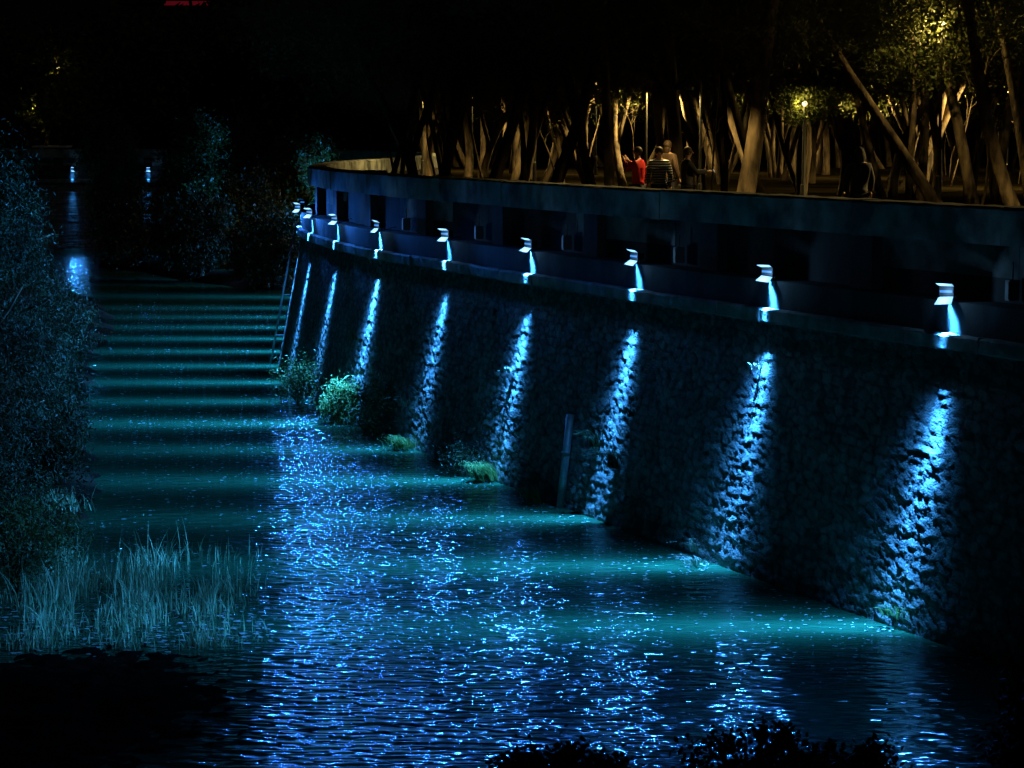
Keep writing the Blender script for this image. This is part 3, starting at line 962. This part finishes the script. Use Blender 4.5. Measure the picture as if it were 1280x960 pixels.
# near-black sheet added for shade on the near left water, edge broken into islets
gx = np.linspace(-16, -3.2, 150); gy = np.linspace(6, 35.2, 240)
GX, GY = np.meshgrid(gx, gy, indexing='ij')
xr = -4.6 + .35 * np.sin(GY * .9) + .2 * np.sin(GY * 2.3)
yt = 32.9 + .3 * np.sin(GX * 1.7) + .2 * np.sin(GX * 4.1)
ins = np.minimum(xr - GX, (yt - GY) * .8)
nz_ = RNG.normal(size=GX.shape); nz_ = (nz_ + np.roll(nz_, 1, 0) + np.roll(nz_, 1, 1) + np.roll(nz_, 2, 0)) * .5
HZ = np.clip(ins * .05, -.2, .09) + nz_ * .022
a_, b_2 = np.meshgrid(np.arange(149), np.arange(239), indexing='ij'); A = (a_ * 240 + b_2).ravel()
tag(MB().add(np.stack([GX, GY, HZ], -1).reshape(-1, 3), np.stack([A, A + 240, A + 241, A + 1], 1).tolist()).build('shade_sheet', M_mud_shade, smooth=True), kind='structure')

# reeds in the shallows
def reeds():
    v = []; f = []
    n = 0
    while n < 3300:
        px = random.uniform(-30, 338); py = random.uniform(722, 818) if random.random() < .8 else random.uniform(690, 740)
        # density: thicker to the left and in a few stands on the right
        k = math.sin(px * .06 + 1.3 + py * .02) * .55 + math.sin(py * .11 + px * .025) * .45
        if random.random() > .45 + k * .7: continue
        if random.random() < (px - 240) / 130: continue
        if px > 250 and py < 735 and random.random() < .4: continue
        if py > 815 - max(0, px - 200) * .06: continue
        p = at_z(px, py, 0)
        h = random.uniform(.12, .42) * (1 + 1.1 * (random.random() < .2))
        if py > 790: h *= .55
        if px > 270: h *= .65
        a = random.uniform(0, 6.283); be = random.uniform(.02, .6) ** 1.3 * h * random.choice((1, 1, 2.2))
        th = random.uniform(0, 3.14); wx, wy = math.cos(th), math.sin(th); wv = random.uniform(.006, .013)
        b = len(v)
        for t in (0, .4, .75, 1.0):
            q = Vector((p.x + math.cos(a) * be * t * t, p.y + math.sin(a) * be * t * t, -.05 + (h + .05) * (t - .12 * t * t * (be / h))))
            ww = wv * (1 - .9 * t * t)
            v.append((q.x + wx * ww, q.y + wy * ww, q.z)); v.append((q.x - wx * ww, q.y - wy * ww, q.z))
        for s_ in range(3): f.append((b + s_ * 2, b + s_ * 2 + 1, b + s_ * 2 + 3, b + s_ * 2 + 2))
        n += 1
    tag(MB().add(v, f).build('reeds', M_reed), 'thin reeds standing in the shallow water at the left', 'reeds', kind='stuff')


reeds()

# ------------------------------------------------------------------ dark bushes near the bridge
NB = 'dark bushes below the viewpoint'
for px, py, y, rad, lab in ((950, 985, 15, (.66, .6, .46), 'black bush top at the bottom edge, widest of the dark bushes'),
                            (700, 990, 15, (.55, .5, .34), 'low black bush top at the bottom edge, left one'),
                            (1070, 992, 15.5, (.5, .5, .44), 'black bush top at the bottom edge, right one')):
    b = at_y(px, py, y)
    e = empty('shrub', (b.x, y, -.2), lab, 'shrub', NB)
    c = link('foliage', leaf_mesh('foliage', clumps(90, 150, rad, .12, .1, .8), M_darkbush, (.03, .07), .6), e)
    c.location = (0, 0, b.z + .12)
    s = MB()
    for k in range(14):
        a = random.uniform(0, 6.28); u = random.uniform(.2, 1.1)
        top = (math.cos(a) * rad[0] * u, math.sin(a) * rad[1] * u, b.z + .1 + random.uniform(-.1, .22))
        s.tube(curve_pts((random.uniform(-.06, .06), random.uniform(-.06, .06), 0), top, 5, .05), [.03, .028, .02, .014, .008, .003], 5)
    s.build('stems', M_bark, e)
b = at_y(1330, 900, 27)
e = empty('shrub', (b.x, 27, -.1), 'dark bush at the foot of the wall in the bottom right corner', 'shrub', NB)
c = link('foliage', leaf_mesh('foliage', clumps(80, 130, (.95, 1.2, .8), .3, .2, .8), M_darkbush, (.06, .13), .5), e); c.location = (0, 0, .6)
s = MB(); s.tube([(0, 0, -.6), (.1, 0, .4), (0, .2, 1)], [.05, .04, .02], 6); s.build('stems', M_bark, e)


# ------------------------------------------------------------------ people
M_skin = mat('skin', (.45, .28, .2), (.52, .33, .24), 6, .55)
M_hair = mat('brown_hair', (.03, .02, .012), (.07, .04, .02), 20, .6)
M_dark = mat('black_cloth', (.012, .012, .015), (.025, .025, .03), 8, .85)
M_jean = mat('dark_denim', (.02, .025, .04), (.04, .045, .07), 8, .85)
M_redj = mat('red_jacket', (.6, .012, .012), (.7, .02, .02), 4, .55)
M_brown = mat('brown_coat', (.07, .045, .03), (.11, .07, .045), 4, .8)
M_shoe = mat('shoe_leather', (.02, .02, .02), (.04, .035, .03), 8, .5)
M_lip = mat('lips', (.35, .1, .09), (.4, .12, .1), 5, .5)
M_eye = mat('eyes', (.02, .02, .02), (.05, .04, .03), 5, .3)
M_screen = emit('phone_screen', (.9, .95, 1), 4)


def puffer():
    m = mat('quilted_jacket', (.03, .035, .04), (.06, .065, .07), 4, .4)
    N = m.node_tree.nodes; L = m.node_tree.links; p = N['Principled BSDF']
    tc = N.new('ShaderNodeTexCoord'); wv = N.new('ShaderNodeTexWave')
    wv.bands_direction = 'Z'; wv.inputs['Scale'].default_value = 5.5
    L.new(tc.outputs['Object'], wv.inputs['Vector'])
    b = N.new('ShaderNodeBump'); b.inputs['Distance'].default_value = .03
    L.new(wv.outputs['Fac'], b.inputs['Height']); L.new(b.outputs['Normal'], p.inputs['Normal'])
    r = N.new('ShaderNodeValToRGB'); r.color_ramp.elements[0].color = (.03, .035, .04, 1); r.color_ramp.elements[1].color = (.75, .8, .82, 1)
    r.color_ramp.elements[0].position = .35; r.color_ramp.elements[1].position = .6
    L.new(wv.outputs['Fac'], r.inputs['Fac']); L.new(r.outputs['Color'], p.inputs['Base Color'])
    return m


M_puff = puffer()


def skin_mesh(name, verts, edges, radii, root=0, sub=2):
    me = bpy.data.meshes.new(name + '_cage')
    me.from_pydata(verts, edges, [])
    o = bpy.data.objects.new(name + '_cage', me); COL.objects.link(o)
    o.modifiers.new('skin', 'SKIN')
    if not me.skin_vertices:
        bpy.context.view_layer.objects.active = o
    for k, s in enumerate(me.skin_vertices[0].data):
        r = radii[k]
        s.radius = r if hasattr(r, '__len__') else (r, r)
        s.use_root = k == root
    ss = o.modifiers.new('sub', 'SUBSURF'); ss.levels = sub; ss.render_levels = sub
    dg = bpy.context.evaluated_depsgraph_get(); dg.update()
    out = bpy.data.meshes.new_from_object(o.evaluated_get(dg))
    bpy.data.objects.remove(o)
    out.name = name
    out.polygons.foreach_set('use_smooth', [True] * len(out.polygons))
    return out


def hand(m, wrist, fwd, side, mi=0, curl=.5):
    """palm, four unequal bent fingers and a thumb; fwd = direction of the fingers, side = thumb side"""
    f = Vector(fwd).normalized(); s_ = Vector(side); s_ = (s_ - f * s_.dot(f)).normalized(); n_ = f.cross(s_)
    w_ = Vector(wrist)
    R3 = Matrix((f, s_, n_)).transposed()
    m.ball(w_ + f * .045, .05, 10, mi, (1.05, .82, .36), R3)
    for k, L in enumerate((.070, .080, .074, .058)):
        a = w_ + f * .085 + s_ * (.030 - .020 * k)
        b1 = a + f * L * .5 + n_ * L * .12 * curl; b2 = a + f * L * .8 + n_ * L * .5 * curl
        m.tube([a - f * .02, b1, b2], [.0095, .0088, .007], 7, mi)
    a = w_ + f * .03 + s_ * .032
    m.tube([a, a + s_ * .025 + f * .03, a + s_ * .028 + f * .058 + n_ * .012], [.012, .0105, .008], 7, mi)


def person(x, y, z, face, label, top, legs, la, ra, hair='short', lean=(0, 0), hood=False, scale=1.0):
    """face: direction looked at (angle of +y local); la/ra = (elbow, wrist) points of left and right arm"""
    e = empty('person', (x, y, z), label, 'person', None, face)
    e.scale = (scale,) * 3
    lx, ly = lean
    V = [(0, 0, .95), (lx * .3, ly * .3, 1.12), (lx * .7, ly * .7, 1.32), (lx, ly, 1.45), (lx, ly + .01, 1.52), (lx, ly + .025, 1.585), (lx, ly + .03, 1.655), (lx, ly + .02, 1.715)]
    Rr = [(.15, .12), (.135, .11), (.16, .12), (.085, .075), (.052, .055), (.066, .08), (.078, .096), (.06, .075)]
    E = [(0, 1), (1, 2), (2, 3), (3, 4), (4, 5), (5, 6), (6, 7)]
    def arm(sx, el, wr):
        i = len(V); V.extend([(lx + sx * .17, ly, 1.42), el, wr]); Rr.extend([.056, .043, .028]); E.extend([(3, i), (i, i + 1), (i + 1, i + 2)])
    arm(-1, *la); arm(1, *ra)
    for sx in (-1, 1):
        i = len(V); V.extend([(sx * .09, 0, .88), (sx * .10, .015, .50), (sx * .10, -.01, .09), (sx * .115, .13, .045)])
        Rr.extend([.085, .058, .04, .035]); E.extend([(0, i), (i, i + 1), (i + 1, i + 2), (i + 2, i + 3)])
    me = skin_mesh('body', V, E, Rr)
    extra = MB()
    for sx, (el, wr) in ((-1, la), (1, ra)):
        d = Vector(wr) - Vector(el)
        hand(extra, wr, d, Vector((-sx, .3, .3)))
    hc = Vector((lx, ly + .03, 1.64))
    extra.ball(hc + Vector((0, .10, -.005)), .016, 8, 0, (.9, 1.3, 1.5))           # nose
    for sx in (-1, 1):
        extra.ball(hc + Vector((sx * .032, .088, .018)), .011, 8, 2, (1.3, .6, .8))    # eyes
        extra.ball(hc + Vector((sx * .08, -.005, .0)), .024, 8, 0, (.4, .8, 1.3))      # ears
    extra.ball(hc + Vector((0, .09, -.045)), .018, 8, 1, (1.3, .5, .4))              # mouth
    me.materials.clear()
    for k in (M_skin, M_lip, M_eye): me.materials.append(k)
    bm = bmesh.new(); bm.from_mesh(me)
    for fc in bm.faces: fc.material_index = 0
    t = extra.mesh('tmp', [M_skin, M_lip, M_eye], smooth=True); bm.from_mesh(t); bpy.data.meshes.remove(t)
    bm.to_mesh(me); bm.free()
    link('body', me, e)
    g = .032
    JV = [(0, 0, .84), (0, 0, .98), (lx * .3, ly * .3, 1.14), (lx * .7, ly * .7, 1.33), (lx, ly, 1.46), (lx, ly + .005, 1.50)]
    JR = [(.185, .15), (.185, .15), (.17, .14), (.19, .15), (.105, .095), (.085, .085)]
    JE = [(0, 1), (1, 2), (2, 3), (3, 4), (4, 5)]
    for sx, (el, wr) in ((-1, la), (1, ra)):
        i = len(JV); w2 = Vector(el).lerp(Vector(wr), .93)
        JV.extend([(lx + sx * .185, ly, 1.41), el, tuple(w2)]); JR.extend([.085, .068, .05]); JE.extend([(3, i), (i, i + 1), (i + 1, i + 2)])
    j = skin_mesh('jacket', JV, JE, JR, root=2); j.materials.clear(); j.materials.append(top); link('jacket', j, e)
    TV = [(0, 0, .93)]; TR = [(.16, .13)]; TE = []
    for sx in (-1, 1):
        i = len(TV); TV.extend([(sx * .095, 0, .84), (sx * .10, .015, .50), (sx * .10, -.01, .10)]); TR.extend([.105, .08, .07]); TE.extend([(0, i), (i, i + 1), (i + 1, i + 2)])
    j = skin_mesh('trousers', TV, TE, TR); j.materials.clear(); j.materials.append(legs); link('trousers', j, e)
    for sx in (-1, 1):
        m = MB(); m.ball((sx * .112, .06, .045), .05, 10, 0, (.95, 2.6, .95)); m.build('shoe', M_shoe, e, smooth=True)
    h = MB()
    h.ball(hc + Vector((0, -.022, .028)), .1, 14, 0, (.98, 1.08, 1.08))
    if hair == 'long':
        h.ball(hc + Vector((0, -.06, -.08)), .1, 12, 0, (.9, .6, 1.6))
    if hair == 'hood':
        h.ball(hc + Vector((0, -.03, -.06)), .13, 12, 0, (1, .85, 1.2))
    hm = h.build('hair', M_hair if hair != 'hood' else top, e, smooth=True)
    return e


down = ((-.25, 0, 1.16), (-.26, .10, .92)); downR = ((.25, 0, 1.16), (.26, .10, .92))


def place(px, d):
    return (px - 640) / F * d


# the terrace is 5.9 m up; they stand at the parapet
person(place(797, 50.2), 50.2, 5.9, R(60), 'person in a bright red jacket with raised hands at the parapet', M_redj, M_jean,
       ((-.24, .16, 1.24), (-.10, .30, 1.46)), ((.24, .16, 1.24), (.10, .30, 1.46)), 'short')
person(place(823, 50.0), 50.0, 5.9, R(175), 'person in a shiny quilted jacket with pale horizontal bands', M_puff, M_dark, down, downR, 'short')
person(place(833, 52.5), 52.5, 5.93, R(-40), 'person with long brown hair in a brown coat behind the quilted jacket', M_brown, M_jean, down, downR, 'long', scale=1.06)
pb = person(place(858, 49.5), 49.5, 5.9, R(-80), 'person in black stretching out an arm with a lit phone', M_dark, M_dark,
            down, ((.22, .14, 1.20), (.12, .46, 1.22)), 'short')
person(place(1072, 43.5), 43.5, 5.85, R(10), 'broad person in a dark hooded coat seen from behind between the trunks', M_dark, M_dark, down, downR, 'hood', scale=1.05)
ph = empty('mobile_phone', (0, 0, 0), 'small phone with bright screen in the hand of the person in black', 'phone')
Mx = Matrix.Translation(pb.location) @ Matrix.Rotation(R(-80), 4, 'Z')
ph.matrix_world = Mx @ Matrix.Translation((.10, .575, 1.23)) @ Matrix.Rotation(R(-60), 4, 'X') @ Matrix.Rotation(R(80), 4, 'Z')
m = MB(); m.box(-.037, .037, -.075, .075, -.004, .004); m.build('case', M_dark, ph, bevel=.002)
m = MB(); m.box(-.033, .033, -.070, .070, .0045, .006); m.build('screen', M_screen, ph)

# ------------------------------------------------------------------ render
S.render.engine = 'CYCLES'
S.cycles.use_denoising = True
S.cycles.max_bounces = 5
S.cycles.diffuse_bounces = 3
S.cycles.glossy_bounces = 3
S.cycles.caustics_reflective = False
S.cycles.caustics_refractive = False
S.cycles.sample_clamp_indirect = 4
